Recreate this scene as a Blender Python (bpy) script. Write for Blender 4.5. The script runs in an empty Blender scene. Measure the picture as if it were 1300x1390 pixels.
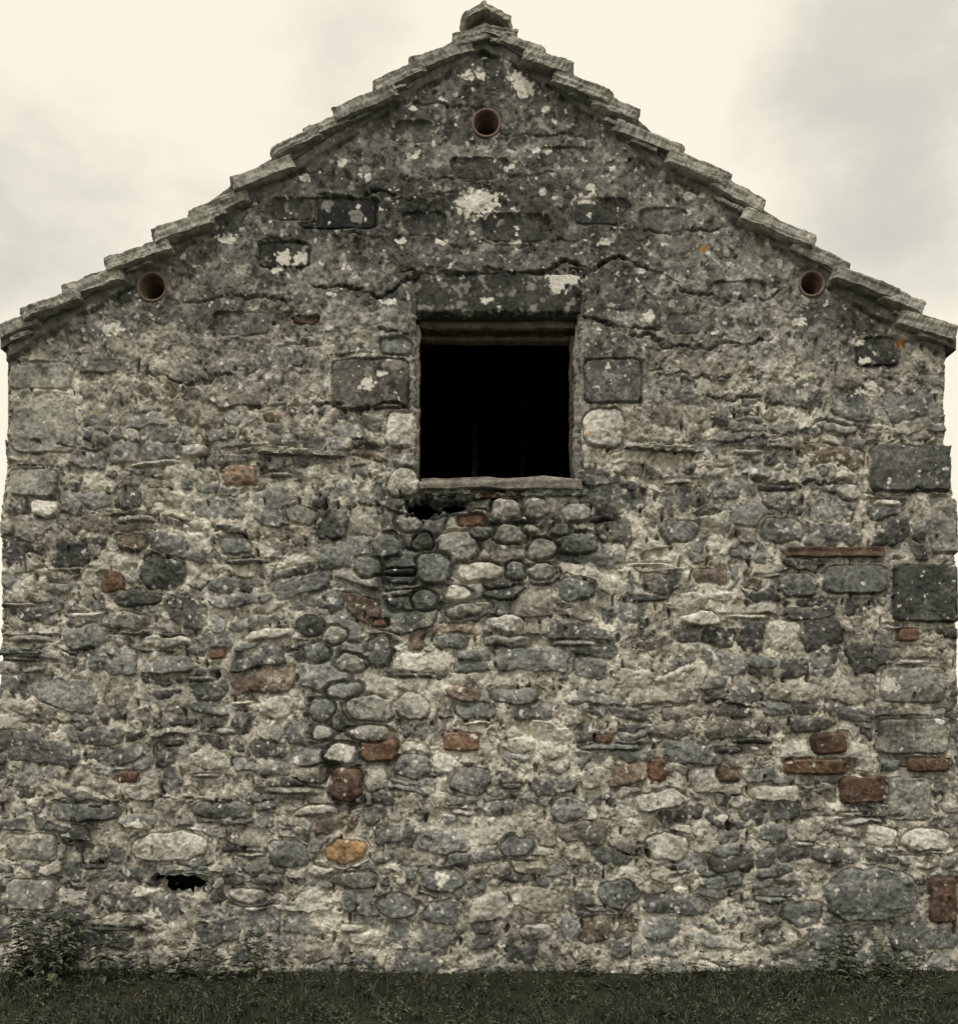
import bpy, math, random
import numpy as np
from mathutils import Euler, Vector
rng = np.random.default_rng(7)
random.seed(7)
S = 0.0055; D = 8.0; CZ = 1.595; HY = 1010.0
def P(px, py, y=0.0):
    k = (D + y) / D
    return np.array([(px - 650) * S * k, y, CZ + (HY - py) * S * k])
scene = bpy.context.scene

# ---------------------------------------------------------------- helpers
def mesh_np(name, V, F, C=None, smooth=False, mat=None, parent=None):
    V = np.asarray(V, dtype=np.float32); F = np.asarray(F, dtype=np.int32)
    me = bpy.data.meshes.new(name)
    me.vertices.add(len(V)); me.vertices.foreach_set("co", V.ravel())
    k = F.shape[1]
    me.loops.add(F.size); me.loops.foreach_set("vertex_index", F.ravel())
    me.polygons.add(len(F)); me.polygons.foreach_set("loop_start", np.arange(0, F.size, k, dtype=np.int32))
    me.update(calc_edges=True)
    me.polygons.foreach_set("use_smooth", np.full(len(F), smooth))
    if C is not None:
        C = np.asarray(C, dtype=np.float32)
        if C.shape[1] == 3: C = np.concatenate([C, np.ones((len(C), 1), np.float32)], 1)
        a = me.attributes.new("Col", 'FLOAT_COLOR', 'POINT'); a.data.foreach_set("color", C.ravel())
    me.validate()
    ob = bpy.data.objects.new(name, me); scene.collection.objects.link(ob)
    if mat: me.materials.append(mat)
    if parent: ob.parent = parent
    return ob

def mat_attr(name, nscale=220., nlo=0.72, nhi=1.28, bump=0.5, bdist=0.004, rough=0.95, spec=0.15, second=40.):
    m = bpy.data.materials.new(name); m.use_nodes = True
    nt = m.node_tree; n = nt.nodes; l = nt.links
    b = n["Principled BSDF"]; b.inputs["Roughness"].default_value = rough
    b.inputs["Specular IOR Level"].default_value = spec
    at = n.new("ShaderNodeAttribute"); at.attribute_name = "Col"
    tc = n.new("ShaderNodeTexCoord")
    n1 = n.new("ShaderNodeTexNoise"); n1.inputs["Scale"].default_value = nscale; n1.inputs["Detail"].default_value = 4
    n2 = n.new("ShaderNodeTexNoise"); n2.inputs["Scale"].default_value = second; n2.inputs["Detail"].default_value = 6
    n2.inputs["Roughness"].default_value = 0.7
    l.new(tc.outputs["Object"], n1.inputs["Vector"]); l.new(tc.outputs["Object"], n2.inputs["Vector"])
    r = n.new("ShaderNodeMapRange"); r.inputs[1].default_value = 0.3; r.inputs[2].default_value = 0.7
    r.inputs[3].default_value = nlo; r.inputs[4].default_value = nhi
    l.new(n1.outputs["Fac"], r.inputs[0])
    r2 = n.new("ShaderNodeMapRange"); r2.inputs[1].default_value = 0.3; r2.inputs[2].default_value = 0.7
    r2.inputs[3].default_value = nlo; r2.inputs[4].default_value = nhi
    l.new(n2.outputs["Fac"], r2.inputs[0])
    mu = n.new("ShaderNodeMath"); mu.operation = 'MULTIPLY'; l.new(r.outputs[0], mu.inputs[0]); l.new(r2.outputs[0], mu.inputs[1])
    vm = n.new("ShaderNodeVectorMath"); vm.operation = 'SCALE'
    l.new(at.outputs["Color"], vm.inputs[0]); l.new(mu.outputs[0], vm.inputs["Scale"])
    l.new(vm.outputs[0], b.inputs["Base Color"])
    ad = n.new("ShaderNodeMath"); ad.operation = 'ADD'; l.new(n1.outputs["Fac"], ad.inputs[0]); l.new(n2.outputs["Fac"], ad.inputs[1])
    bp = n.new("ShaderNodeBump"); bp.inputs["Strength"].default_value = bump; bp.inputs["Distance"].default_value = bdist
    l.new(ad.outputs[0], bp.inputs["Height"]); l.new(bp.outputs[0], b.inputs["Normal"])
    return m

M_wall = mat_attr("weathered_rubble_stone", 200, 0.80, 1.20, 0.6, 0.003)
M_slate = mat_attr("stone_slate", 110, 0.66, 1.34, 0.6, 0.004, second=32)
M_ledge = mat_attr("lichened_stone", 120, 0.66, 1.34, 0.9, 0.006, second=45)
M_wood = mat_attr("weathered_timber", 120, 0.6, 1.4, 0.7, 0.005)
M_pipe = mat_attr("fired_clay", 120, 0.8, 1.2, 0.3, 0.002)
M_leaf = mat_attr("weed_leaf", 60, 0.7, 1.3, 0.1, 0.001, rough=0.6, spec=0.3)

barn = bpy.data.objects.new("stone_barn", None); scene.collection.objects.link(barn)

# ---------------------------------------------------------------- roof outline (photo measured, then placed in metres)
TX = [-8, 0, 60, 140, 200, 275, 330, 385, 440, 480, 520, 580, 630, 657, 690, 760, 810, 860, 900, 960, 1030, 1075, 1120, 1180, 1240, 1300, 1306]
TY = [446, 441, 402, 357, 322, 268, 228, 192, 156, 128, 100, 64, 34, 16, 32, 76, 110, 145, 182, 217, 268, 298, 332, 371, 407, 444, 448]
def T(x): return np.interp(x, TX, TY)

# ---------------------------------------------------------------- gable wall relief map
X0, X1, Y0, Y1 = -34, 1336, 16, 1334
Wd, Hg = X1 - X0, Y1 - Y0
xs = np.arange(X0, X1); ys = np.arange(Y0, Y1)
XX, YY = np.meshgrid(xs.astype(np.float32), ys.astype(np.float32))
fy = np.fft.fftfreq(Hg)[:, None]; fx = np.fft.rfftfreq(Wd)[None, :]
def band(wl, bw=0.45, ax=1.0, ay=1.0):
    f = np.sqrt((fx * ax) ** 2 + (fy * ay) ** 2); f[0, 0] = 1e-6
    flt = np.exp(-(np.log(f * wl)) ** 2 / (2 * bw * bw)) / f
    w = np.fft.rfft2(rng.standard_normal((Hg, Wd))) * flt
    o = np.fft.irfft2(w, s=(Hg, Wd)); return ((o - o.mean()) / o.std()).astype(np.float32)
def fbm(b=1.6, lo=400., ax=1., ay=1.):
    f = np.sqrt((fx * ax) ** 2 + (fy * ay) ** 2 + 1 / lo ** 2)
    w = np.fft.rfft2(rng.standard_normal((Hg, Wd))) / f ** b
    o = np.fft.irfft2(w, s=(Hg, Wd)); return ((o - o.mean()) / o.std()).astype(np.float32)
def sst(a, b, x):
    t = np.clip((x - a) / (b - a), 0, 1); return t * t * (3 - 2 * t)

WX = band(40) * 1.9 + band(12) * 0.5
WYf = band(40) * 1.4 + band(12) * 0.45
WYl = band(260) * 8
R1 = np.full((Hg, Wd), 9., np.float32); R2 = R1.copy(); ID = np.full((Hg, Wd), -1, np.int32)
U = np.zeros((Hg, Wd), np.float32); Vv = np.zeros((Hg, Wd), np.float32)
stones = []
def palette(y):
    r = rng.random(); k = rng.uniform(0.75, 1.3)
    if r < 0.44: c = np.array([0.20, 0.205, 0.193])
    elif r < 0.64: c = np.array([0.30, 0.285, 0.245])
    elif r < 0.80: c = np.array([0.115, 0.116, 0.109])
    elif r < 0.985: c = np.array([0.47, 0.455, 0.40])
    else: c = np.array([0.18, 0.14, 0.11])
    return c * k
def add(cx, cy, a, b, p=3., rot=0., hs=None, col=None, special=False, warp=1.0):
    i = len(stones)
    stones.append((rng.uniform(-0.010, 0.028) if hs is None else hs, rng.normal() * 0.008, rng.normal() * 0.009,
                   palette(cy) if col is None else np.array(col)))
    m = 1.7 if not special else 1.2
    rad = max(a, b) * m + 14
    xa, xb = int(max(cx - rad - X0, 0)), int(min(cx + rad - X0, Wd)); ya, yb = int(max(cy - rad - Y0, 0)), int(min(cy + rad - Y0, Hg))
    if xa >= xb or ya >= yb: return
    sl = (slice(ya, yb), slice(xa, xb))
    yw = WYf[sl] if special else WYf[sl] + WYl[sl]
    dx = XX[sl] + WX[sl] * warp - cx; dy = YY[sl] + yw * warp - cy
    c, s = math.cos(rot), math.sin(rot)
    u = (dx * c + dy * s) / a; v = (-dx * s + dy * c) / b
    r = (np.abs(u) ** p + np.abs(v) ** p) ** (1 / p)
    if special:
        inn = r < 1.0; ring = (r >= 1) & (r < 1.18)
        R2[sl] = np.where(inn, r + np.maximum((1 - r) * min(a, b) / 12., 0) + .02, R2[sl])
        R1[sl] = np.where(inn, r, R1[sl]); ID[sl] = np.where(inn, i, ID[sl])
        U[sl] = np.where(inn, u, U[sl]); Vv[sl] = np.where(inn, v, Vv[sl])
        R1[sl] = np.where(ring, np.maximum(R1[sl], 0.95), R1[sl]); R2[sl] = np.where(ring, R1[sl] + (r - 1) * 1.2, R2[sl])
    else:
        n1 = r < R1[sl]
        R2[sl] = np.where(n1, R1[sl], np.minimum(R2[sl], r)); R1[sl] = np.where(n1, r, R1[sl])
        ID[sl] = np.where(n1, i, ID[sl]); U[sl] = np.where(n1, u, U[sl]); Vv[sl] = np.where(n1, v, Vv[sl])
y = 10.
while y < 1345:
    up = y < 470
    h = rng.uniform(24, 40) if up else rng.choice([rng.uniform(12, 19), rng.uniform(20, 30), rng.uniform(30, 46)], p=[.20, .38, .42])
    x = -60. + rng.uniform(0, 30)
    while x < 1370:
        w = h * (rng.uniform(1.3, 3.6) if up else rng.uniform(0.95, 2.5))
        rr = rng.random(); jy = rng.normal() * 2.5
        if h > 27 and rr < 0.22 and not up:
            add(x + w / 2, y + h * .26 + jy, w / 2 * .95, h * .24, rng.uniform(2.2, 4))
            add(x + w / 2, y + h * .76 + jy, w / 2 * .95, h * .23, rng.uniform(2.2, 4))
        elif rr > 0.90 and not up:
            w = w * 0.45
            add(x + w / 2, y + h / 2 + jy, w / 2 * .97, h / 2 * .9, 2.3)
        elif rr > 0.80 and not up:
            w = h * rng.uniform(2.3, 3.4)
            add(x + w / 2, y + h / 2 + jy, w / 2 * .97, h / 2 * 1.02, rng.uniform(4, 7), rng.normal() * .03)
        else:
            add(x + w / 2, y + h / 2 + jy, w / 2 * rng.uniform(.90, .99), h / 2 * rng.uniform(.86, 1.06), rng.uniform(2.3, 4.8) + up, rng.normal() * 0.09)
        x += w
    y += h * 0.97
BR = (0.165, 0.104, 0.07); BD = (0.115, 0.075, 0.055); OR = (0.34, 0.22, 0.12); LT = (0.52, 0.50, 0.445); WH = (0.65, 0.63, 0.57)
GR = (0.19, 0.195, 0.183); DK = (0.095, 0.097, 0.09); GL = (0.32, 0.315, 0.28)
rs = np.random.default_rng(21)
thin = []
for i in range(70):
    cx = rs.uniform(0, 1300); cy = rs.uniform(600, 1290); c = [GR, GL, LT, DK, (0.42,.41,.36)][rs.integers(5)]
    thin.append((cx, cy, rs.uniform(34, 105), rs.uniform(7.5, 12), 3.5, rs.normal() * .05, rs.uniform(.016, .04), c))
sp = thin + [ # cx cy w h p rot hs col
 (325,644,52,30,3,0,.02,(0.34,0.245,0.185)),(413,436,38,14,4,0,.012,BR),(152,792,36,26,4,.1,.02,BR),(295,888,28,16,5,0,.015,BR),
 (515,1018,54,34,5,-.05,.03,BR),(470,1065,48,50,2.8,.1,.035,BD),(468,1155,56,36,2.6,0,.03,OR),(627,1007,54,28,6,0,.025,BR),
 (172,1055,34,18,5,0,.015,BR),(1126,1010,50,30,5,-.1,.03,BD),(1108,1041,96,22,7,0,.03,BR),(1172,1072,66,38,6,-.05,.035,BD),
 (1260,1038,66,22,6,0,.02,BR),(893,1045,26,34,6,0,.02,BR),(1232,862,32,20,6,0,.02,BR),(1280,1222,40,66,7,0,.03,BD),
 (515,845,26,12,6,0,.015,BR),(820,1003,26,14,5,0,.015,BR),(640,706,38,16,5,0,-.02,BR),(966,782,50,26,4,0,.012,(0.17,0.135,0.115)),
 (990,1052,34,18,4,0,.012,(0.19,0.145,0.11)),(180,736,44,22,4,0,.012,(0.2,0.165,0.13)),
 (548,655,48,38,2.4,0,.035,LT),(462,1022,44,28,2.3,0,.035,WH),(230,1150,104,42,2.6,-.05,.03,LT),(335,1215,56,22,2.6,.1,.02,LT),
 (905,1150,62,38,2.6,0,.02,LT),(728,1266,44,26,2.4,0,.03,WH),(600,1195,62,34,2.6,0,.025,GR),(545,583,48,50,4,0,.022,LT),
 (820,580,54,58,4,0,.02,LT),(1195,1135,46,32,3,.2,.02,WH),(1258,1140,70,34,3,0,.02,LT),
 (676,400,236,60,14,0.0,.030,(0.078,0.078,0.071)),(503,521,108,70,9,0,.028,(0.125,0.118,0.103)),(832,517,80,62,9,0,.026,(0.16,0.16,0.15)),(536,470,46,27,4,0,.02,GR),
 (1237,636,112,66,9,0,.035,DK),(1262,806,104,80,10,0,.035,DK),(1284,713,46,82,7,0,.02,GL),(1190,478,62,40,7,0,.018,DK),
 (1182,1215,126,72,2.7,-.05,.055,GR),(115,1102,104,30,3,0,.03,GR),(190,810,74,28,2.6,-.2,.03,DK),(170,842,68,26,2.4,0,.03,GL),
 (222,780,64,48,2.5,0,.025,(0.13,0.135,0.125)),(1162,787,92,42,5,0,.02,GR),(1060,720,62,38,2.5,0,.022,GR),(386,346,72,36,7,0,.018,(0.085,0.085,0.078)),
 (460,290,110,44,9,0,.010,(0.07,0.07,0.064)),(398,285,58,32,7,0,.008,(0.10,0.10,0.09)),(300,1100,90,26,3,0,.03,GR),(1240,1000,100,50,7,0,.02,GL),
 (700,310,90,40,6,0,.008,(0.11,0.11,0.10)),(815,288,80,36,6,0,.008,(.10,.10,.092)),(575,305,60,34,5,0,.008,(.12,.12,.11)),(560,180,60,30,5,0,.006,(.13,.13,.12)),(770,215,70,30,5,0,.006,(.15,.15,.14)),
 (900,300,64,34,5,0,.008,(.17,.17,.155)),(1000,400,80,36,5,0,.008,(.2,.2,.185)),(330,440,80,34,5,0,.008,(.2,.2,.185)),(650,230,80,30,5,0,.006,(.12,.12,.11)),(930,440,50,30,5,0,.008,(.15,.15,.14)),
 (1240,930,90,50,7,0,.018,GL),(1235,1085,60,60,7,0,.018,GL),(40,1150,80,40,4,0,.02,GL),(60,575,90,84,7,0,.008,(.28,.275,.245)),(55,510,92,40,7,0,.008,(.25,.25,.22)),(40,1215,70,44,5,0,.02,GL),(45,655,70,40,5,0,.012,GL),
 (686,692,40,32,2.3,0,.035,LT),(730,690,40,28,2.5,0,.03,GL),(782,696,40,30,2.4,0,.03,GL),(620,742,60,42,2.4,0,.045,GL),
 (590,772,54,44,2.3,0,.05,GR),(525,742,44,36,2.4,0,.035,GR),(650,776,68,28,2.6,0,.035,LT),(782,738,60,32,2.4,0,.035,GR),
 (735,745,44,28,2.4,0,.03,GL),(690,726,50,26,2.5,.1,.035,GL),(655,722,36,22,2.4,0,.02,GR),(575,735,30,26,2.3,0,.02,DK),(555,710,34,26,2.3,.2,.02,GL),
 (720,718,30,18,2.4,0,.02,LT),(760,718,34,18,2.4,0,.02,GR),(620,806,40,24,2.5,0,.035,LT),(632,829,52,20,2.6,-.1,.03,GL),(575,815,34,28,2.5,0,.02,GR),
 (700,775,34,24,2.4,0,.02,GR),(735,775,40,24,2.4,0,.02,GL),(500,770,40,30,2.4,0,.025,GR),(690,870,80,18,4,0,.025,GL),(610,870,60,22,3,0,.025,GR),
 (505,962,78,36,2.5,0,.04,GL),(436,965,34,38,2.3,0,.035,GR),(468,937,50,24,2.5,-.2,.035,GR),(500,995,60,22,3,0,.03,GL),(438,995,28,20,2.3,0,.03,GL),
 (430,885,36,30,2.4,0,.03,GR),(475,900,44,26,2.4,0,.03,GL),(420,850,40,28,2.4,0,.028,DK),(515,885,36,44,2.6,0,.028,GR),(455,862,34,24,2.4,0,.025,GL),
 (560,960,50,40,2.4,0,.03,GL),(770,1100,50,36,2.6,0,.03,GR),(640,1060,56,40,2.5,0,.025,(0.15,0.15,0.14)),(560,1040,50,36,2.5,0,.025,GR),
 (700,945,70,26,3,0,.025,GR),(645,965,60,26,3,0,.025,GR),(390,1160,60,40,3,0,.02,GR),(60,690,40,30,2.6,0,.02,LT),(600,1240,50,34,2.5,0,.03,GR),
 (540,1230,60,34,2.5,0,.03,GR),(480,1195,70,24,3,0,.025,GL),(840,1215,60,40,2.5,0,.025,(0.15,0.16,0.15)),(1090,1240,60,36,2.6,0,.02,GR),(700,1150,50,30,2.5,0,.025,GR),
 (780,800,56,34,2.4,0,.025,GR),(920,720,54,34,2.4,0,.02,GR),(1085,795,56,36,2.5,0,.02,GR),(320,740,50,30,2.5,0,.02,GR),(410,700,48,28,2.5,0,.02,GL),
 (685,846,58,24,2.5,.05,.05,WH),(952,841,64,20,3,.05,.045,WH),(895,1087,78,28,2.6,-.12,.055,LT),(1052,1077,82,24,3,.05,.05,LT),(262,613,42,20,3,0,.04,LT),(226,872,76,16,3,0,.035,LT),
 (365,861,74,18,3,-.08,.04,LT),(428,1101,70,16,3,-.1,.04,LT),(183,704,66,13,4,0,.035,GL),
]
for q in sp: add(q[0], q[1], q[2] / 2, q[3] / 2, q[4], q[5], q[6], q[7], True, 0.35 if (q[4] >= 5 or q[3] < 13) else .9)
nsp = len(stones) - len(sp)
hs = np.array([s[0] for s in stones], np.float32)[ID]; gx = np.array([s[1] for s in stones], np.float32)[ID]
gy = np.array([s[2] for s in stones], np.float32)[ID]; SC = np.array([s[3] for s in stones], np.float32)[ID]
spm = (ID >= nsp) & (R1 < 1.0)

upper = 1 - sst(410, 680, YY + band(120) * 35 + 0.08 * np.abs(XX - 650))
def blob(cx, cy, rx, ry): return np.exp(-(((XX - cx) / rx) ** 2 + ((YY - cy) / ry) ** 2))
deep = np.clip(blob(600, 690, 60, 26) * 1.2 + blob(680, 735, 130, 45) + blob(560, 800, 90, 50) * .7 + blob(470, 920, 60, 70) * .8 + blob(480, 1030, 60, 60) * .9
               + blob(820, 700, 18, 22) + blob(1150, 1060, 90, 50) * .5 + blob(640, 810, 70, 50) * .6, 0, 1)
edge = sst(0.0, 0.28, R2 - R1) * (1 - sst(.95, 1.15, R1)); dome = np.sqrt(np.clip(1 - (R1 * 0.92) ** 2, 0.0, 1))
bigflat = np.zeros(len(stones), bool)
for i, q in enumerate(sp): bigflat[nsp + i] = q[4] >= 5
bf = bigflat[ID]
dome = np.where(bf, .75, dome)
cham = np.zeros_like(XX)
for j in range(3):
    ph = rng.uniform(0, 2 * np.pi, len(stones)).astype(np.float32)[ID]; tt = rng.uniform(-.1, .75, len(stones)).astype(np.float32)[ID]
    cham += np.clip(U * np.cos(ph) + Vv * np.sin(ph) - tt, 0, 1) * rng.uniform(.008, .024, len(stones)).astype(np.float32)[ID]
cham = np.where(bf, cham * .2, cham)
fine = band(9) * 0.6 + band(18) * 0.9
facet = np.abs(band(26)) + np.abs(band(13)) * .45
relief = 1 - 0.5 * upper
St = -0.050 + edge * (0.045 + (hs + 0.014 * dome - cham + gx * U + gy * Vv) * relief) + edge * (fine * 0.0014 + band(5) * .0005 - facet * np.where(bf, .0018, 0.0032)) * relief
Mn = band(80, ax=1, ay=1.5) * .8 + band(30, ax=.8, ay=1.3) * 0.5
mlev = -0.0105 + 0.026 * upper - 0.073 * deep + (0.0115 - .005 * upper) * Mn
ledge = band(56, ax=.55, ay=1.5) + 0.4 * band(20, ax=.8, ay=1.1)
mlev = mlev + (sst(-.1, .1, ledge) - .5) * 0.010 * (1 - .3 * upper) + (sst(.9, 1.05, ledge) * 0.010) * (1 - .35 * upper)
mlev = np.where(spm, np.minimum(mlev, 0.0) - np.where(hs < .009, .003, .014 + .008 * upper), mlev)
mrough = band(4) * 0.0006 + band(9) * 0.0010 + band(18) * 0.0020
pits = np.clip(band(9, .35) - 2.0, 0, 2) * 0.018 + np.clip(band(15, .35) - 2.1, 0, 2) * 0.030
Mo = mlev + mrough * (1 - .35 * upper) - pits * (.9 - .4 * upper)
k = 0.0018 + .0014 * upper
mask = 1 / (1 + np.exp(-np.clip((St - Mo) / k, -30, 30)))
H = St * mask + Mo * (1 - mask)
rim = np.exp(-((St - Mo) / .005) ** 2) * (1 - .85 * upper) * sst(-.3, 1.0, band(60) + .2 * band(20))
H -= .017 * rim
gap = np.clip(band(28, .4, ax=.5, ay=1.4) - 1.6, 0, 1.2) * (1 - mask) * (1 - .8 * upper) * 0.07
H -= gap
H -= 0.05 * np.clip(band(26, .35, ax=.6, ay=1.4) - 2.4, 0, .6) * (1 - .5 * upper)
holeA = blob(246, 1197, 36, 17) + .12 * band(14) * blob(246, 1197, 60, 40)
holeB = blob(574, 691, 26, 13) + .1 * band(12) * blob(574, 691, 60, 40); holeD = blob(616, 688, 30, 8)
H -= 0.08 * sst(.2, .55, holeA) + .08 * sst(.2, .55, holeB) + .05 * sst(.35, .8, blob(190, 1268, 16, 9)) + .07 * sst(.25, .6, holeD) + 0.06 * sst(.4, .8, blob(470, 1094, 26, 7)) + .05 * sst(.4, .8, blob(812, 705, 8, 18)) + .05 * sst(.4,.8,blob(440,1050,8,26))
step = np.zeros_like(XX)
cj = band(70) * 3.0 + band(24) * 1.3 + band(8) * .7; brk = sst(-.9, -.2, band(40))
for pts, dp in [([(700,372),(740,366),(770,358),(800,366),(840,352),(870,360),(905,380),(945,400)],.06), ([(420,382),(470,394),(520,398),(560,378),(620,372)],.05), ([(330,608),(400,612),(520,604)],.04),
            ([(0,776),(60,770),(130,776)],.04), ([(850,600),(1000,600),(1120,575),(1180,580)],.04), ([(140,700),(260,706)],.04), ([(500,452),(556,452)],.05), ([(420,550),(560,556)],.05),
            ([(1080,1108),(1180,1106),(1300,1110)],.04), ([(60,1090),(200,1086),(350,1092)],.04), ([(785,432),(830,440),(900,452)],.05), ([(900,1190),(1000,1188)],.04), ([(-20,886),(80,882),(160,890)],.05),
            ([(240,790),(270,800),(300,770)],.04), ([(1010,650),(1080,660),(1160,650)],.04), ([(20,978),(110,986)],.04), ([(1170,672),(1290,672)],.05), ([(1180,602),(1290,604)],.05), ([(850,960),(960,955),(1040,962)],.035),
            ([(430,268),(520,264),(620,268)],.025), ([(470,316),(560,318)],.025), ([(940,270),(1010,280)],.02), ([(540,370),(800,369)],.03), ([(940,400),(1000,410),(1060,398)],.035), ([(350,330),(350.5,330),(420,328)],.02),
            ([(590,330),(680,336),(790,328)],.02), ([(820,304),(900,318),(980,312)],.025), ([(850,455),(950,470),(1050,462)],.04), ([(230,410),(330,404),(400,412)],.03), ([(540,238),(640,246),(760,240)],.016),
            ([(180,500),(260,520),(330,505)],.04), ([(880,500),(950,515),(1030,505)],.04), ([(380,470),(440,462)],.04), ([(300,560),(390,548)],.04), ([(920,545),(1040,535)],.04), ([(40,600),(140,612)],.04), ([(560,140),(640,146)],.016), ([(700,180),(800,190)],.016)]:
    pts = np.array(pts, float); a, b = pts[0, 0], pts[-1, 0]
    yc = np.interp(XX[0], pts[:, 0], pts[:, 1])
    sd_ = YY + cj - yc[None, :]; inx = sst(a - 5, a + 15, XX) * (1 - sst(b - 15, b + 5, XX))
    H -= dp * np.exp(-(sd_ / 1.9) ** 2) * inx * brk
    step += (dp * .20) * inx * np.exp(-np.clip(-sd_, 0, 99) / 10.) * (sd_ < 0)
H += step * (~spm)
dg = (YY - T(XX)) * 0.82 + band(60) * 1.6
fil = 1 - sst(43, 45.5, dg)
H = H * (1 - fil) + fil * (0.030 + band(30) * .0025 + band(8) * 0.0010 + band(60) * .002)
H -= .025 * np.exp(-((dg - 47.5) / 2.0) ** 2) * sst(-.9, .2, band(70))
wx0, wx1, wy0, wy1 = 565, 783, 428, 651
dwx = np.maximum(wx0 - XX, XX - wx1); dwy = np.maximum(wy0 - YY, YY - wy1); dw = np.maximum(dwx, dwy) + band(14) * 1.1
H -= 0.035 * (1 - sst(0, 6, dw))
kk = np.arange(440, 1360, 34)
jit = np.interp(ys, kk, rng.uniform(-3, 3, len(kk)))
xl = np.interp(ys, [460, 640, 700, 780, 1300], [10, 8, 3, 0, -12]) + jit
xr = np.interp(ys, [460, 600, 604, 670, 680, 1300], [1282, 1284, 1292, 1292, 1297, 1311]) - jit * .6
de = np.minimum(XX - xl[:, None], xr[:, None] - XX) + band(9) * 1.2
H -= 0.04 * (1 - sst(0, 7, de)) ** 1.5
vents = [(660, 168, 19.5), (207, 390, 20), (1101, 386, 17.5)]
vm = np.full((Hg, Wd), 99., np.float32)
for (a, b, r) in vents: vm = np.minimum(vm, np.hypot(XX - a, YY - b) - r)
H = np.where(vm < 8, H * sst(0, 8, vm) + 0.008 * (1 - sst(0, 8, vm)), H)

# ---------------- albedo
low = fbm(1.7, 300); mid = fbm(1.3, 60)
mort_lo = np.array([0.45, 0.427, 0.365], np.float32); mort_up = np.array([0.205, 0.20, 0.178], np.float32)
MC = mort_lo * (1 - upper[..., None]) + mort_up * upper[..., None]
lum = SC.mean(-1) / .25
MC = MC * (1 + (np.clip(lum, .5, 1.6) - 1) * (.24 * upper + .14) * (edge > .3))[..., None]
MC = MC * (1 + 0.10 * band(12) + .24 * mid + .08 * band(5))[..., None]
SCc = SC * (1 - np.where(spm, .1, .42) * upper)[..., None]
skin = sst(.0, 1.1, band(26) * .7 + band(10) * .45 + .35 * low)[..., None] * .36
SCc = SCc * (1 + .12 * band(9) + .08 * band(4) + .16 * mid)[..., None]
special = (ID >= nsp)[..., None]
sk = skin * np.where(special, .3, 1)
SCc = SCc * (1 - sk) + (MC * .95) * sk
C = MC * (1 - mask[..., None]) + SCc * mask[..., None]
dirt = sst(.1, 1.5, fbm(1.5, 160, 1, .6) + .5 * upper)
C *= (1 - .40 * dirt)[..., None]
C *= (1 + .12 * low)[..., None]
C *= (1.08 - .02 * upper)[..., None]
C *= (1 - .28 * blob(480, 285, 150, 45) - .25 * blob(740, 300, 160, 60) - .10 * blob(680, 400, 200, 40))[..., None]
C *= (1 + .18 * blob(120, 520, 120, 70) + .12 * blob(880, 1000, 260, 260) + .14 * blob(700, 880, 200, 140))[..., None]
bl = sst(1.6, 2.0, band(8, .4) + .35 * low); C *= (1 - .45 * bl * (.25 + .6 * upper))[..., None]
bl2 = sst(1.2, 1.9, band(24, .5) + .4 * mid); C *= (1 - .40 * bl2)[..., None]
fc = np.array([0.15, 0.147, 0.132]) * (1 + .10 * band(14) + .16 * mid)[..., None]
C = C * (1 - fil[..., None]) + fc * fil[..., None]
lf = low * .35
wl = sst(2.1, 2.35, band(13, .5) + .5 * band(34) + lf * .6) * .75 * np.where(bf, .35, 1)
wl2 = sst(2.35, 2.5, band(22, .35) + .5 * band(8)) * .9
wash = sst(.9, 1.9, band(34, .5) + .5 * band(11) + .3 * low) * .30 * upper
named = np.zeros_like(XX)
wn = band(12) * .20 + band(6) * .10
for (a, b, rx, ry) in [(648,277,29,18),(637,104,9,6),(652,104,8,5),(697,105,10,8),(712,122,14,11),(704,112,9,9),(385,352,10,10),(409,350,9,8),(375,368,6,5),(500,522,9,9),(518,508,6,5),
    (740,205,6,5),(795,270,16,6),(768,378,24,9),(757,388,12,10),(1165,463,9,6),(1182,530,12,9),(1172,490,7,6),(1205,930,14,10),(1276,972,10,9),(152,448,14,9),
    (310,325,14,6),(58,690,16,12),(600,1193,9,9),(728,205,6,4),(465,222,7,5),(690,228,10,4),(415,242,8,5),(800,255,6,5),(735,262,6,4),(1000,130,4,4),(1085,436,10,6),
    (265,1140,14,16),(185,1120,12,6),(1240,1135,26,12),(1278,1150,16,10),(1192,1142,20,12),(700,1220,8,6),(980,1110,10,5),(205,1240,12,6),(775,945,10,7),(545,880,9,6),
    (530,410,12,5),(660,408,7,5),(1062,560,9,5),(1020,640,8,4),(880,430,7,9),(934,268,7,6),(600,330,9,4),(820,330,10,4),(545,330,8,4),(560,212,7,4),(735,455,3,3),
    (290,310,6,4),(560,150,5,4),(600,135,4,3),(740,150,6,4),(830,230,5,4),(700,330,7,4),(500,240,5,6),(640,320,4,3),(960,345,4,4),(870,370,5,4),(450,400,6,3),(1040,330,4,4),(250,350,5,4)]:
    named = np.maximum(named, sst(.8, 1.0, 1.9 - np.hypot((XX - a) / rx, (YY - b) / ry) + wn))
WL = np.clip(np.maximum.reduce([wl * .8, wl2, named, wash]), 0, 1)[..., None] * (1 - .6 * fil[..., None])
C = C * (1 - WL) + np.array([0.72, 0.70, 0.63]) * (1 + .06 * band(6))[..., None] * WL
for (a, b, r) in [(954, 340, 7), (1222, 467, 8), (1228, 462, 5), (800, 590, 5), (130, 560, 4)]:
    o = sst(.6, 1.0, 1.6 - np.hypot(XX - a, YY - b) / r + wn)[..., None]; C = C * (1 - .8 * o) + np.array([.42, .24, .07]) * .8 * o
C = np.clip(C, .025, .82).astype(np.float32)

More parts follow.
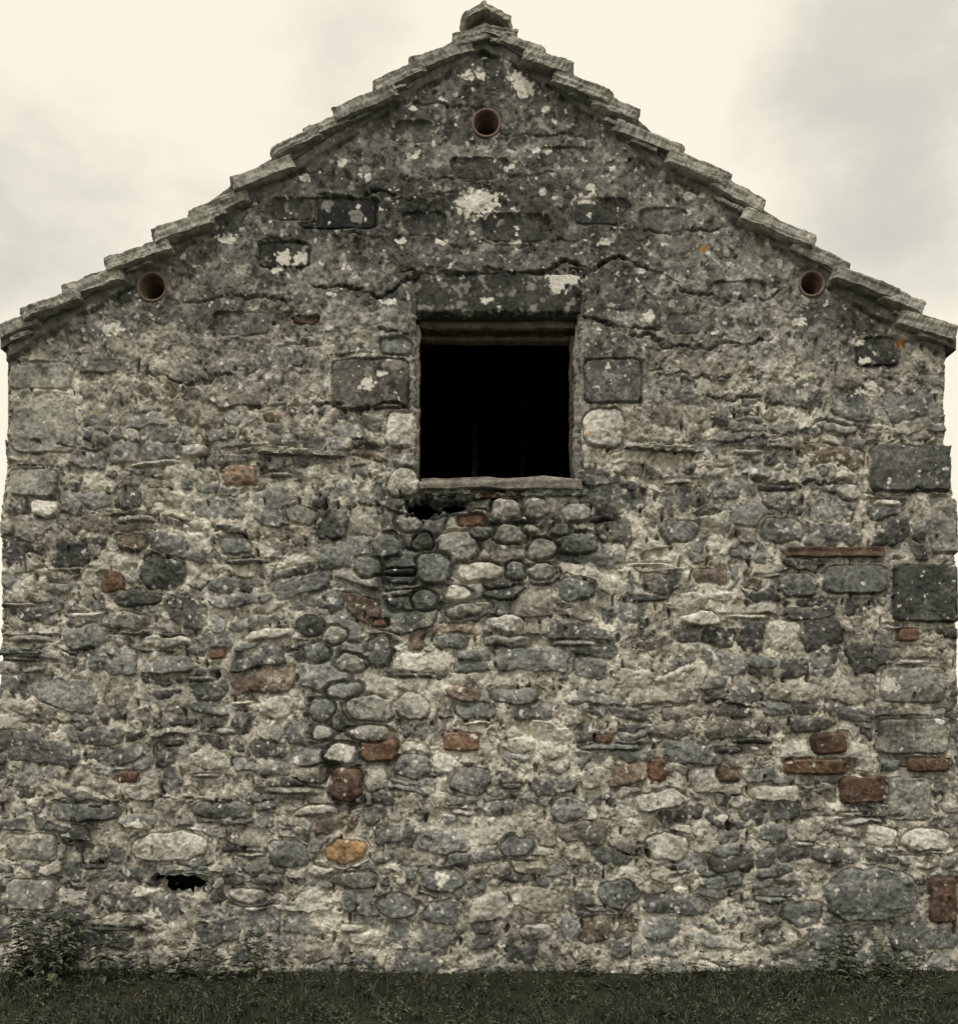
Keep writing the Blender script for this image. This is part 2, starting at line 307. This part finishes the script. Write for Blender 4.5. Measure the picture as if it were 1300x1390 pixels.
hol = (holeA > .62) | (holeB > .62) | (holeD > .75)
valid = (YY > T(XX) + 15) & (dw > 0) & (vm > 0) & (~hol) & (XX > xl[:, None] - 1) & (XX < xr[:, None] + 1)
idx = np.cumsum(valid.ravel()).reshape(valid.shape) - 1
q = valid[:-1, :-1] & valid[1:, :-1] & valid[:-1, 1:] & valid[1:, 1:]
F = np.stack([idx[:-1, :-1][q], idx[1:, :-1][q], idx[1:, 1:][q], idx[:-1, 1:][q]], 1)
V = np.stack([(XX[valid] - 650) * S, -H[valid], CZ + (HY - YY[valid]) * S], 1)
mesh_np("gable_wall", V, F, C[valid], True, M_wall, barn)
print("wall verts", len(V))
del V, F

# ---------------------------------------------------------------- rocks / slabs
_cache = {}
def cube_lattice(n):
    if n in _cache: return _cache[n]
    nx, ny, nz = n; pts = {}; vs = []; fs = []
    def vid(i, j, k):
        t = (i, j, k)
        if t not in pts: pts[t] = len(vs); vs.append((2 * i / nx - 1, 2 * j / ny - 1, 2 * k / nz - 1))
        return pts[t]
    for i in range(nx):
        for j in range(ny):
            fs.append((vid(i, j, 0), vid(i, j + 1, 0), vid(i + 1, j + 1, 0), vid(i + 1, j, 0)))
            fs.append((vid(i, j, nz), vid(i + 1, j, nz), vid(i + 1, j + 1, nz), vid(i, j + 1, nz)))
    for i in range(nx):
        for k in range(nz):
            fs.append((vid(i, 0, k), vid(i + 1, 0, k), vid(i + 1, 0, k + 1), vid(i, 0, k + 1)))
            fs.append((vid(i, ny, k), vid(i, ny, k + 1), vid(i + 1, ny, k + 1), vid(i + 1, ny, k)))
    for j in range(ny):
        for k in range(nz):
            fs.append((vid(0, j, k), vid(0, j, k + 1), vid(0, j + 1, k + 1), vid(0, j + 1, k)))
            fs.append((vid(nx, j, k), vid(nx, j + 1, k), vid(nx, j + 1, k + 1), vid(nx, j, k + 1)))
    _cache[n] = (np.array(vs), np.array(fs)); return _cache[n]
def snoise(p, wl, seed, n=7):
    r = np.random.default_rng(seed); o = 0
    for i in range(n):
        d = r.standard_normal(3); d /= np.linalg.norm(d)
        o = o + np.sin((p @ d) * (2 * math.pi / wl) * r.uniform(.7, 1.5) + r.uniform(0, 6.28))
    return o / math.sqrt(n / 2)
class Batch:
    def __init__(s): s.V = []; s.F = []; s.C = []; s.n = 0
    def stone(s, c, half, rot=(0, 0, 0), n=(16, 12, 5), pw=(5, 5, 3), amp=.006, wl=.09, col=(.3, .3, .27), layer=0.004, taper=.35, lich=.7, chip=0.):
        v, f = cube_lattice(n); v = v.copy(); seed = int(rng.integers(1 << 30))
        pxy = pw[0]
        r = (np.abs(v[:, 0]) ** pxy + np.abs(v[:, 1]) ** pxy + 1e-9) ** (1 / pxy); sc = np.maximum(np.abs(v[:, 0]), np.abs(v[:, 1])) / r
        v[:, 0] *= sc; v[:, 1] *= sc
        side = np.maximum(np.abs(v[:, 0]), np.abs(v[:, 1]))
        ed = np.clip((side - .75) / .25, 0, 1); v[:, 2] *= (1 - taper * ed ** pw[2])
        p = v * np.array(half)
        if chip:
            ch = chip * np.clip(snoise(p * [1, 1, .4], .16, seed + 77) * .6 + snoise(p * [1, 1, .6], .05, seed + 78) * .4, -1.2, 1.2)
            p[:, 1] += np.where(np.abs(v[:, 1]) > .85, np.sign(v[:, 1]) * -np.abs(ch), 0); p[:, 0] += np.where(np.abs(v[:, 0]) > .85, np.sign(v[:, 0]) * -np.abs(ch), 0)
        for a in range(3):
            p[:, a] += amp * snoise(p * [1, 1, 1.0], wl, seed + a) + amp * .3 * snoise(p, wl * .35, seed + 10 + a)
        if layer:
            lay = snoise(np.stack([p[:, 2] * 6, p[:, 0] * .3, p[:, 1] * .3], 1), wl * 1.2, seed + 5)
            p[:, 0] += layer * lay * (np.abs(v[:, 0]) > .9); p[:, 1] += layer * lay * (np.abs(v[:, 1]) > .9)
        R = np.array(Euler(rot).to_matrix()); p = p @ R.T + np.array(c)
        cc = np.array(col)[None] * (1 + .13 * snoise(p, .12, 5) + .10 * snoise(p, .04, 6))[:, None]
        li = sst(.75, 1.3, snoise(p, .11, seed + 40) + .6 * snoise(p, .035, seed + 41))[:, None] * lich
        cc = cc * (1 - li) + np.array([.52, .51, .44]) * li
        s.V.append(p); s.F.append(f + s.n); s.C.append(np.clip(cc, .02, .8)); s.n += len(p)
    def build(s, name, mat, smooth=False, parent=None):
        return mesh_np(name, np.concatenate(s.V), np.concatenate(s.F), np.concatenate(s.C), smooth, mat, parent)

B = Batch()
yf = -0.10
LEN = 9.0
for side in (-1, 1):
    stops = []
    x = 657. - side * 18
    while True:
        e = rng.choice([rng.uniform(34, 46), rng.uniform(46, 62), rng.uniform(58, 78)]); x += side * e
        if (side < 0 and x < 24) or (side > 0 and x > 1276): break
        stops.append(x)
    stops.append(-6. if side < 0 else 1305.)
    for ci, col_y in enumerate(np.arange(0, 16)):
        y0 = yf + col_y * 0.58
        for i, sx in enumerate(stops):
            sxx = sx + rng.uniform(-8, 8) * (ci > 0) + rng.uniform(-2, 2)
            e = abs(sx - (stops[i - 1] if i else 657)) + (20 if i else 6)
            pl = P(sxx, T(sxx), yf); up = sxx - side * e; pu = P(up, T(up), yf)
            d = pu - pl; ln = math.hypot(d[0], d[2]); ang = math.atan2(d[2], abs(d[0]))
            th = rng.uniform(.080, .122) if ci == 0 else .06
            ang2 = ang - rng.uniform(.15, .27)
            L = ln
            cx = pl[0] - side * (L / 2) * math.cos(ang2); cz = pl[2] + rng.uniform(.014, .030) + (L / 2) * math.sin(ang2) - th / 2 * math.cos(ang2)
            dep = rng.uniform(.27, .30); jy = rng.uniform(-.05, .03)
            k = rng.uniform(.7, 1.3); c = np.array([.29, .285, .25]) * k
            res = (40, 18, 9) if ci == 0 else (6, 6, 2)
            B.stone((cx, y0 + dep + jy, cz), (L / 2, dep, th / 2), (rng.normal() * .03, side * ang2, rng.normal() * .06), res, (14, 14, 3), .0028, .17, c, .0025, rng.uniform(.08, .28), .6, .009 if ci == 0 else 0)
            if ci == 0 and rng.random() < .4:
                t2 = rng.uniform(.02, .035); L2 = L * rng.uniform(.4, .8); f_ = rng.uniform(.25, .55)
                cx2 = pl[0] - side * L * f_
                B.stone((cx2, y0 + dep + .02, pl[2] + f_ * L * math.tan(ang2) - th - t2 * .1), (L2 / 2, dep, t2 / 2), (0, side * ang2, rng.normal() * .05), (22, 10, 3), (10, 10, 2), .002, .1, c * .8, .002, .2, .4, .012)
for j in range(16):
    y0 = yf - .01 + j * .58
    top = P(657, 14, yf)
    for side in (-1, 1):
        B.stone((top[0] + side * (.095 if side > 0 else .07), y0 + .29, top[2] - .008 + (.0 if side > 0 else .016) + rng.normal() * .003), (.122, .29, .028), (rng.normal() * .02, side * rng.uniform(.46, .54), rng.normal() * .03), (22, 12, 6), (8, 8, 2), .003, .10, (.40, .39, .34), .003, .3, .7, .010)
B.build("roof_slates", M_slate, False, barn)

dx = np.linspace(-4, 1302, 90); dtop = np.array([P(a, T(a) + 9, yf) for a in dx]); dbot = np.array([P(a, T(a) + 26, yf) for a in dx])
n = len(dx); Vd = []
for yy in (-0.045, LEN):
    for a in dtop: Vd.append((a[0], yy, a[2]))
    for a in dbot: Vd.append((a[0], yy, a[2]))
Fd = []
for i in range(n - 1):
    Fd += [(i, n + i, n + i + 1, i + 1), (2 * n + i, 2 * n + i + 1, 3 * n + i + 1, 3 * n + i), (i, i + 1, 2 * n + i + 1, 2 * n + i), (n + i, 3 * n + i, 3 * n + i + 1, n + i + 1)]
Fd += [(0, 2 * n, 3 * n, n), (n - 1, 2 * n - 1, 4 * n - 1, 3 * n - 1)]
mesh_np("roof_bedding", Vd, Fd, np.tile([[.13, .127, .112]], (len(Vd), 1)), False, M_slate, barn)

# ---------------------------------------------------------------- barn body
def M_body():
    m = bpy.data.materials.new("rubble_side_wall"); m.use_nodes = True; nt = m.node_tree; n = nt.nodes; l = nt.links
    b = n["Principled BSDF"]; b.inputs["Roughness"].default_value = .95; b.inputs["Specular IOR Level"].default_value = .1
    tc = n.new("ShaderNodeTexCoord"); mp = n.new("ShaderNodeMapping"); mp.inputs["Scale"].default_value = (5, 5, 8)
    no = n.new("ShaderNodeTexNoise"); no.inputs["Scale"].default_value = 4; no.inputs["Detail"].default_value = 6
    vo = n.new("ShaderNodeTexVoronoi"); vo.feature = 'DISTANCE_TO_EDGE'; vo.inputs["Scale"].default_value = 1
    vc = n.new("ShaderNodeTexVoronoi"); vc.inputs["Scale"].default_value = 1
    mx = n.new("ShaderNodeMix"); mx.data_type = 'VECTOR'; mx.inputs[0].default_value = .12
    l.new(tc.outputs["Object"], mp.inputs[0]); l.new(tc.outputs["Object"], no.inputs[0]); l.new(mp.outputs[0], mx.inputs[4]); l.new(no.outputs["Color"], mx.inputs[5])
    l.new(mx.outputs[1], vo.inputs["Vector"]); l.new(mx.outputs[1], vc.inputs["Vector"])
    r = n.new("ShaderNodeValToRGB"); r.color_ramp.elements[0].color = (.14, .14, .13, 1); r.color_ramp.elements[1].color = (.38, .36, .3, 1)
    l.new(vc.outputs["Color"], r.inputs[0])
    m2 = n.new("ShaderNodeMix"); m2.data_type = 'RGBA'; st = n.new("ShaderNodeMapRange"); st.inputs[1].default_value = .02; st.inputs[2].default_value = .1
    l.new(vo.outputs["Distance"], st.inputs[0]); l.new(st.outputs[0], m2.inputs[0]); m2.inputs[6].default_value = (.36, .34, .29, 1); l.new(r.outputs[0], m2.inputs[7])
    l.new(m2.outputs[2], b.inputs["Base Color"])
    bp = n.new("ShaderNodeBump"); bp.inputs["Distance"].default_value = .04; l.new(st.outputs[0], bp.inputs["Height"]); l.new(bp.outputs[0], b.inputs["Normal"])
    return m
MB = M_body()
def flat(name, col, rough=.95):
    m = bpy.data.materials.new(name); m.use_nodes = True; b = m.node_tree.nodes["Principled BSDF"]
    no = m.node_tree.nodes.new("ShaderNodeTexNoise"); no.inputs["Scale"].default_value = 12; no.inputs["Detail"].default_value = 6
    r = m.node_tree.nodes.new("ShaderNodeValToRGB"); r.color_ramp.elements[0].color = (*[c * .6 for c in col], 1); r.color_ramp.elements[1].color = (*[c * 1.4 for c in col], 1)
    m.node_tree.links.new(no.outputs["Fac"], r.inputs[0]); m.node_tree.links.new(r.outputs[0], b.inputs["Base Color"])
    b.inputs["Roughness"].default_value = rough; b.inputs["Specular IOR Level"].default_value = .1; return m
M_in = flat("shade_toned_inner_stone", (.035, .03, .027)); M_rev = flat("opening_reveal_stone", (.12, .11, .095))  # inner stone coloured near-black; the closed room's shade is put into the colour
def box(name, x0, x1, y0, y1, z0, z1, mat, parent=barn):
    V = [(x, y, z) for x in (x0, x1) for y in (y0, y1) for z in (z0, z1)]
    F = [(0, 1, 3, 2), (4, 6, 7, 5), (0, 4, 5, 1), (2, 3, 7, 6), (0, 2, 6, 4), (1, 5, 7, 3)]
    return mesh_np(name, V, F, None, False, mat, parent)
xL = (9 - 650) * S; xR = (1280 - 650) * S; eave = CZ + (HY - 474) * S
box("side_wall_west", xL, xL + .5, .025, LEN - .02, -.3, eave, MB); box("side_wall_east", xR - .5, xR, .025, LEN - .02, -.3, eave, MB)
def gable_poly(name, y, mat, hole=None):
    ax = np.linspace(20, 1270, 60)
    top = [((a - 650) * S, CZ + (HY - (T(a) + 24)) * S) for a in ax]
    V = []; F = []
    def strip(xa, xb, zlo, zhi_fn):
        pts = sorted(set([xa, xb] + [t[0] for t in top if xa < t[0] < xb]))
        for p, r in zip(pts[:-1], pts[1:]):
            b0 = len(V); V.extend([(p, y, zlo), (r, y, zlo), (r, y, zhi_fn(r)), (p, y, zhi_fn(p))]); F.append((b0, b0 + 1, b0 + 2, b0 + 3))
    tf = lambda x: float(np.interp(x, [t[0] for t in top], [t[1] for t in top]))
    a0, a1 = top[0][0], top[-1][0]
    if hole:
        h0, h1, z0, z1 = hole
        strip(a0, h0, -.3, tf); strip(h1, a1, -.3, tf); strip(h0, h1, -.3, lambda x: z0); strip(h0, h1, z1, tf)
    else: strip(a0, a1, -.3, tf)
    return mesh_np(name, V, F, None, False, mat, barn)
hx0, hx1 = (wx0 - 650) * S, (wx1 - 650) * S; hz1, hz0 = CZ + (HY - wy0) * S, CZ + (HY - wy1) * S
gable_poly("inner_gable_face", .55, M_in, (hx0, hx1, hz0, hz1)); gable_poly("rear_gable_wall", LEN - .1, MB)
box("reveal_left", hx0 - .15, hx0 - .004, .02, .56, hz0 - .1, hz1 + .1, M_rev); box("reveal_right", hx1 + .004, hx1 + .15, .02, .56, hz0 - .1, hz1 + .1, M_rev)
box("reveal_head", hx0 - .01, hx1 + .01, .03, .56, hz1 + .004, hz1 + .15, M_rev); box("reveal_cill", hx0 - .01, hx1 + .01, .10, .56, hz0 - .15, hz0 - .03, M_rev)
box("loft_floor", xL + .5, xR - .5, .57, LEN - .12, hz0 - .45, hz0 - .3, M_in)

Bw = Batch()
def plank(px0, px1, py0, py1, y0, y1, col, amp=.004, rot=0., n=(24, 6, 6)):
    a = P((px0 + px1) / 2, (py0 + py1) / 2, y0); k = (D + y0) / D
    Bw.stone((a[0], (y0 + y1) / 2, a[2]), ((px1 - px0) / 2 * S * k, (y1 - y0) / 2, (py1 - py0) / 2 * S * k), (0, rot, 0), n, (12, 12, 2), amp, .25, col, .003, .2, .15)
plank(571, 792, 647, 663, -.07, .16, (.27, .255, .22), .004, -.006, (60, 8, 6))
plank(566, 784, 431, 447, .10, .22, (.12, .098, .078), .002, 0, (30, 6, 5))
plank(566, 784, 445, 462, .24, .36, (.25, .21, .165), .003, .012, (30, 6, 5))
plank(779, 789, 440, 650, .01, .09, (.24, .23, .20), .0045, 0, (5, 5, 60))
plank(562, 569, 440, 650, .02, .09, (.16, .148, .13), .003, 0, (5, 5, 60))
plank(773, 779, 455, 648, .10, .16, (.09, .08, .07), .002, 0, (5, 5, 30))
plank(1070, 1202, 741, 755, -.04, .05, (.13, .09, .062), .003, .0, (40, 6, 5))
plank(640, 648, 560, 660, 2.6, 2.7, (.16, .14, .12), .003, 0, (4, 4, 12)); plank(705, 712, 520, 700, 3.2, 3.3, (.14, .12, .1), .003, 0, (4, 4, 12)); plank(560, 800, 652, 664, 2.5, 2.7, (.12, .1, .09), .003, 0, (20, 4, 4))
Bw.build("timber_opening_frame", M_wood, False, barn)

Bs = Batch()
for (x0, x1, yc, t, pr, col, rot, rd) in [(342, 470, 612, 8, .06, GL, .05, 3), (848, 960, 606, 8, .06, GL, .04, 3), (576, 640, 668, 7, .03, GR, 0, 5), (640, 706, 672, 7, .035, BD, .02, 5),
        (706, 800, 668, 10, .04, GR, -.02, 5), (215, 290, 1183, 10, .04, GR, 0, 4), (-14, 60, 884, 6, .035, GR, 0, 5)]:
    a = P((x0 + x1) / 2, yc, -pr * .8)
    Bs.stone((a[0], .0, a[2]), ((x1 - x0) / 2 * S, pr + .012, t / 2 * S), (rng.normal() * .06, rot, rng.normal() * .05), (50, 14, 8), (rd, rd, 2), .005, .10, np.array(col) * 1.1, .003, .5, .6, .02)
Bs.build("projecting_slates", M_ledge, False, barn)

for i, (a, b, r) in enumerate(vents):
    prof = [(r + .5, .06), (r + .8, -.014), (r - .3, -.022), (r - 2.2, -.02), (r - 3.0, .0), (r - 3.4, .06), (r - 6.5, .065), (r - 6.8, .45), (.01, .46)]
    c = P(a, b, 0); N = 48; Vp = []; Cp = []
    for (rr, yy) in prof:
        for j in range(N):
            t = 2 * math.pi * j / N; Vp.append((c[0] + rr * S * math.cos(t), yy, c[2] + rr * S * math.sin(t)))
            Cp.append(np.array([.22, .17, .14]) * (1 if yy < .02 else (.7 if yy < .1 else .2)))  # clay darkened with depth, shade inside the bore painted into the colour
    Fp = [(k * N + j, k * N + (j + 1) % N, (k + 1) * N + (j + 1) % N, (k + 1) * N + j) for k in range(len(prof) - 1) for j in range(N)]
    mesh_np("clay_vent_pipe", Vp, Fp, Cp, True, M_pipe, barn)

# ---------------------------------------------------------------- ground
t = np.linspace(-1, 1, 241); g = np.sinh(t * 7.5) / math.sinh(7.5) * 1500
GX, GY = np.meshgrid(g, g - 1.0)
def gz(x, y):
    return -0.11 + .03 * np.sin(x * 1.7 + 1) * np.sin(y * 1.3) + .02 * np.sin(x * 4.1) * np.cos(y * 3.3 + 1)
GZ = gz(GX, GY) * np.exp(-(GX ** 2 + GY ** 2) / 4000.) - .11 * (1 - np.exp(-(GX ** 2 + GY ** 2) / 4000.))
nn = len(t); Vg = np.stack([GX.ravel(), GY.ravel(), GZ.ravel()], 1)
ii = (np.arange(nn - 1)[:, None] * nn + np.arange(nn - 1)[None]).ravel(); Fg = np.stack([ii, ii + 1, ii + nn + 1, ii + nn], 1)
Mg = bpy.data.materials.new("rough_pasture"); Mg.use_nodes = True; nt = Mg.node_tree; b = nt.nodes["Principled BSDF"]; b.inputs["Roughness"].default_value = 1; b.inputs["Specular IOR Level"].default_value = .05
tc = nt.nodes.new("ShaderNodeTexCoord"); no = nt.nodes.new("ShaderNodeTexNoise"); no.inputs["Scale"].default_value = 3; no.inputs["Detail"].default_value = 10; no.inputs["Roughness"].default_value = .7
r = nt.nodes.new("ShaderNodeValToRGB"); r.color_ramp.elements[0].position = .35; r.color_ramp.elements[1].position = .7
r.color_ramp.elements[0].color = (.018, .02, .012, 1); r.color_ramp.elements[1].color = (.05, .052, .032, 1)
nt.links.new(tc.outputs["Object"], no.inputs[0]); nt.links.new(no.outputs["Fac"], r.inputs[0]); nt.links.new(r.outputs[0], b.inputs["Base Color"])
mesh_np("ground", Vg, Fg, None, True, Mg)

N = 42000
bx = rng.uniform(-4.6, 4.6, N); by = -rng.uniform(.05, 3.2, N); hh = rng.uniform(.035, .085, N) * (1 + .6 * np.sin(bx * 2.3) * np.sin(by * 3)); wd = rng.uniform(.0025, .005, N)
th = rng.uniform(0, 6.28, N); ln = rng.uniform(.1, .9, N) * hh; la = rng.uniform(0, 6.28, N); z0 = gz(bx, by) - .01
def lvl(f, wf):
    cx = bx + ln * f ** 2 * np.cos(la); cy = by + ln * f ** 2 * np.sin(la); cz = z0 + hh * f * (1 - .2 * f)
    return (np.stack([cx - wd * wf * np.cos(th), cy - wd * wf * np.sin(th), cz], 1), np.stack([cx + wd * wf * np.cos(th), cy + wd * wf * np.sin(th), cz], 1))
L = [*lvl(0., 1.), *lvl(.55, .8), *lvl(1., .1)]
Vb = np.stack(L, 1).reshape(-1, 3); bs = np.arange(N)[:, None] * 6
Fb = np.concatenate([bs + np.array([0, 1, 3, 2]), bs + np.array([2, 3, 5, 4])])
cb = np.array([[.042, .046, .03]]) * rng.uniform(.4, 1.4, (N, 1)); dry = rng.random(N) < .10; cb[dry] = np.array([.13, .115, .075]) * rng.uniform(.6, 1.2, (dry.sum(), 1))
mesh_np("grass", Vb, Fb, np.repeat(cb, 6, 0), False, M_leaf)

class Plants:
    def __init__(s): s.V = []; s.F = []; s.C = []
    def leaf(s, base, dirv, up, L, W, col):
        d = np.array(dirv); d /= np.linalg.norm(d); sd = np.cross(d, up); sd /= (np.linalg.norm(sd) + 1e-6); nn_ = np.cross(sd, d)
        b0 = len(s.V); fold = .25 * W; dr = -.25 * L
        pts = [base, base + d * L * .28 + sd * W * .5 + nn_ * fold, base + d * L * .65 + sd * W * .38 + nn_ * fold + np.array([0, 0, dr * .4]), base + d * L + np.array([0, 0, dr]),
               base + d * L * .65 - sd * W * .38 + nn_ * fold + np.array([0, 0, dr * .4]), base + d * L * .28 - sd * W * .5 + nn_ * fold]
        s.V += [tuple(p) for p in pts]; s.C += [col] * 6; s.F += [(b0, b0 + 1, b0 + 2, b0 + 3), (b0, b0 + 3, b0 + 4, b0 + 5)]
    def stem(s, pts, w, col):
        b0 = len(s.V)
        for i, p in enumerate(pts):
            ww = w * (1 - .7 * i / len(pts))
            for k in range(3): s.V.append((p[0] + ww * math.cos(k * 2.09), p[1] + ww * math.sin(k * 2.09), p[2])); s.C.append(col)
        for i in range(len(pts) - 1):
            for k in range(3): a = b0 + i * 3 + k; c = b0 + i * 3 + (k + 1) % 3; s.F.append((a, c, c + 3, a + 3))
    def nettle(s, x, y, h, big=1.):
        lean = rng.normal(size=2) * .22 * h; z = float(gz(x, y)) - .01; n_ = max(4, int(h / .042)); pts = []
        for i in range(n_ + 1):
            f = i / n_; pts.append(np.array([x + lean[0] * f * f, y + lean[1] * f * f, z + h * f]))
        g = np.array([.066, .074, .046]) * rng.uniform(.5, 1.7); s.stem(pts, .003, tuple(g * .8)); a = rng.uniform(0, 3.14)
        for i in range(1, n_ + 1):
            f = i / n_; L = .085 * big * (1 - .6 * f) * rng.uniform(.7, 1.2) * min(1.1, .45 + h * 1.6); a += 1.57 + rng.normal() * .3
            for k in (0, 1):
                aa = a + k * 3.14 + rng.normal() * .2; el = rng.uniform(-.3, .6)
                s.leaf(pts[i], (math.cos(aa) * math.cos(el), math.sin(aa) * math.cos(el), math.sin(el)), (0, 0, 1), L, L * .55, tuple(g * rng.uniform(.7, 1.5)))
    def build(s, name):
        return mesh_np(name, s.V, s.F, s.C, False, M_leaf)
Pl = Plants()
hx = [-60, 0, 80, 130, 200, 260, 340, 420, 560, 700, 800, 900, 1000, 1080, 1120, 1170, 1220, 1260, 1360]
hv = [.40, .36, .56, .56, .30, .34, .42, .28, .13, .12, .22, .28, .18, .22, .38, .40, .24, .16, .14]
dens = [.8, .7, 1, 1, .5, .5, .6, .4, .2, .2, .4, .45, .25, .4, .8, .8, .5, .2, .2]
cnt = 0
while cnt < 190:
    px = rng.uniform(-60, 1360)
    if rng.random() > np.interp(px, hx, dens): continue
    yy = -.08 - abs(rng.normal()) * .22; h = np.interp(px, hx, hv) * (rng.uniform(.25, 1.0) ** 1.3 + .1)
    Pl.nettle((px - 650) * S, yy, max(h, .07), 1.15); cnt += 1
for i in range(1400):
    Pl.nettle(rng.uniform(-4.4, 4.4), -rng.uniform(.3, 2.6), rng.uniform(.04, .12))
Pl.build("nettle_plants")

# ---------------------------------------------------------------- world, sun, camera
w = bpy.data.worlds.new("World"); scene.world = w; w.use_nodes = True; nt = w.node_tree; n = nt.nodes; l = nt.links
bg = n["Background"]; bg.inputs["Strength"].default_value = .1
sky = n.new("ShaderNodeTexSky"); sky.sky_type = 'NISHITA'; sky.sun_disc = False
EL, AZ = math.radians(64), math.radians(200)
sky.sun_elevation = EL; sky.sun_rotation = AZ
tc = n.new("ShaderNodeTexCoord")
no = n.new("ShaderNodeTexNoise"); no.inputs["Scale"].default_value = 3.2; no.inputs["Detail"].default_value = 7; no.inputs["Roughness"].default_value = .55
mp = n.new("ShaderNodeMapping"); mp.inputs["Scale"].default_value = (1, 1, 1.8); l.new(tc.outputs["Generated"], mp.inputs[0]); l.new(mp.outputs[0], no.inputs["Vector"])
acc = None
for (px, py, rad, st) in [(20, 320, .17, .75), (1190, 240, .20, .8), (500, -10, .11, .45), (1010, 200, .10, .4), (740, 20, .1, .2)]:
    d = Vector(((px - 650) * S, D, (HY - py) * S)).normalized()
    ds = n.new("ShaderNodeVectorMath"); ds.operation = 'DISTANCE'; l.new(tc.outputs["Generated"], ds.inputs[0]); ds.inputs[1].default_value = d
    nn2 = n.new("ShaderNodeMath"); nn2.operation = 'MULTIPLY_ADD'; l.new(no.outputs["Fac"], nn2.inputs[0]); nn2.inputs[1].default_value = -.70; l.new(ds.outputs["Value"], nn2.inputs[2])
    mr = n.new("ShaderNodeMapRange"); mr.interpolation_type = 'SMOOTHSTEP'; mr.inputs[1].default_value = rad - .37; mr.inputs[2].default_value = -.39; mr.inputs[3].default_value = 0; mr.inputs[4].default_value = st
    l.new(nn2.outputs[0], mr.inputs[0])
    if acc is None: acc = mr.outputs[0]
    else:
        m = n.new("ShaderNodeMath"); m.operation = 'MAXIMUM'; l.new(acc, m.inputs[0]); l.new(mr.outputs[0], m.inputs[1]); acc = m.outputs[0]
mx = n.new("ShaderNodeMix"); mx.data_type = 'RGBA'; l.new(acc, mx.inputs[0]); mx.inputs[6].default_value = (10.3, 9.65, 8.0, 1); mx.inputs[7].default_value = (6.0, 5.85, 5.2, 1)
m2 = n.new("ShaderNodeMix"); m2.data_type = 'RGBA'; m2.inputs[0].default_value = .93; l.new(sky.outputs[0], m2.inputs[6]); l.new(mx.outputs[2], m2.inputs[7])
l.new(m2.outputs[2], bg.inputs["Color"])

sd = bpy.data.lights.new("sun", 'SUN'); sd.energy = 1.5; sd.angle = math.radians(10); sd.color = (1, .96, .90)
so = bpy.data.objects.new("sun", sd); scene.collection.objects.link(so)
dirv = Vector((math.sin(AZ) * math.cos(EL), math.cos(AZ) * math.cos(EL), math.sin(EL)))
so.rotation_euler = (-dirv).to_track_quat('-Z', 'Y').to_euler(); so.location = (0, -5, 12)

cd = bpy.data.cameras.new("camera"); co = bpy.data.objects.new("camera", cd); scene.collection.objects.link(co)
cd.sensor_fit = 'HORIZONTAL'; cd.sensor_width = 36; cd.lens = 36 * D / (1300 * S); cd.shift_y = (HY - 695) / 1300
cd.clip_end = 4000; co.location = (0, -D, CZ); co.rotation_euler = (math.radians(90), 0, 0)
scene.camera = co
scene.view_settings.view_transform = 'Standard'; scene.view_settings.look = 'None'; scene.view_settings.exposure = 0
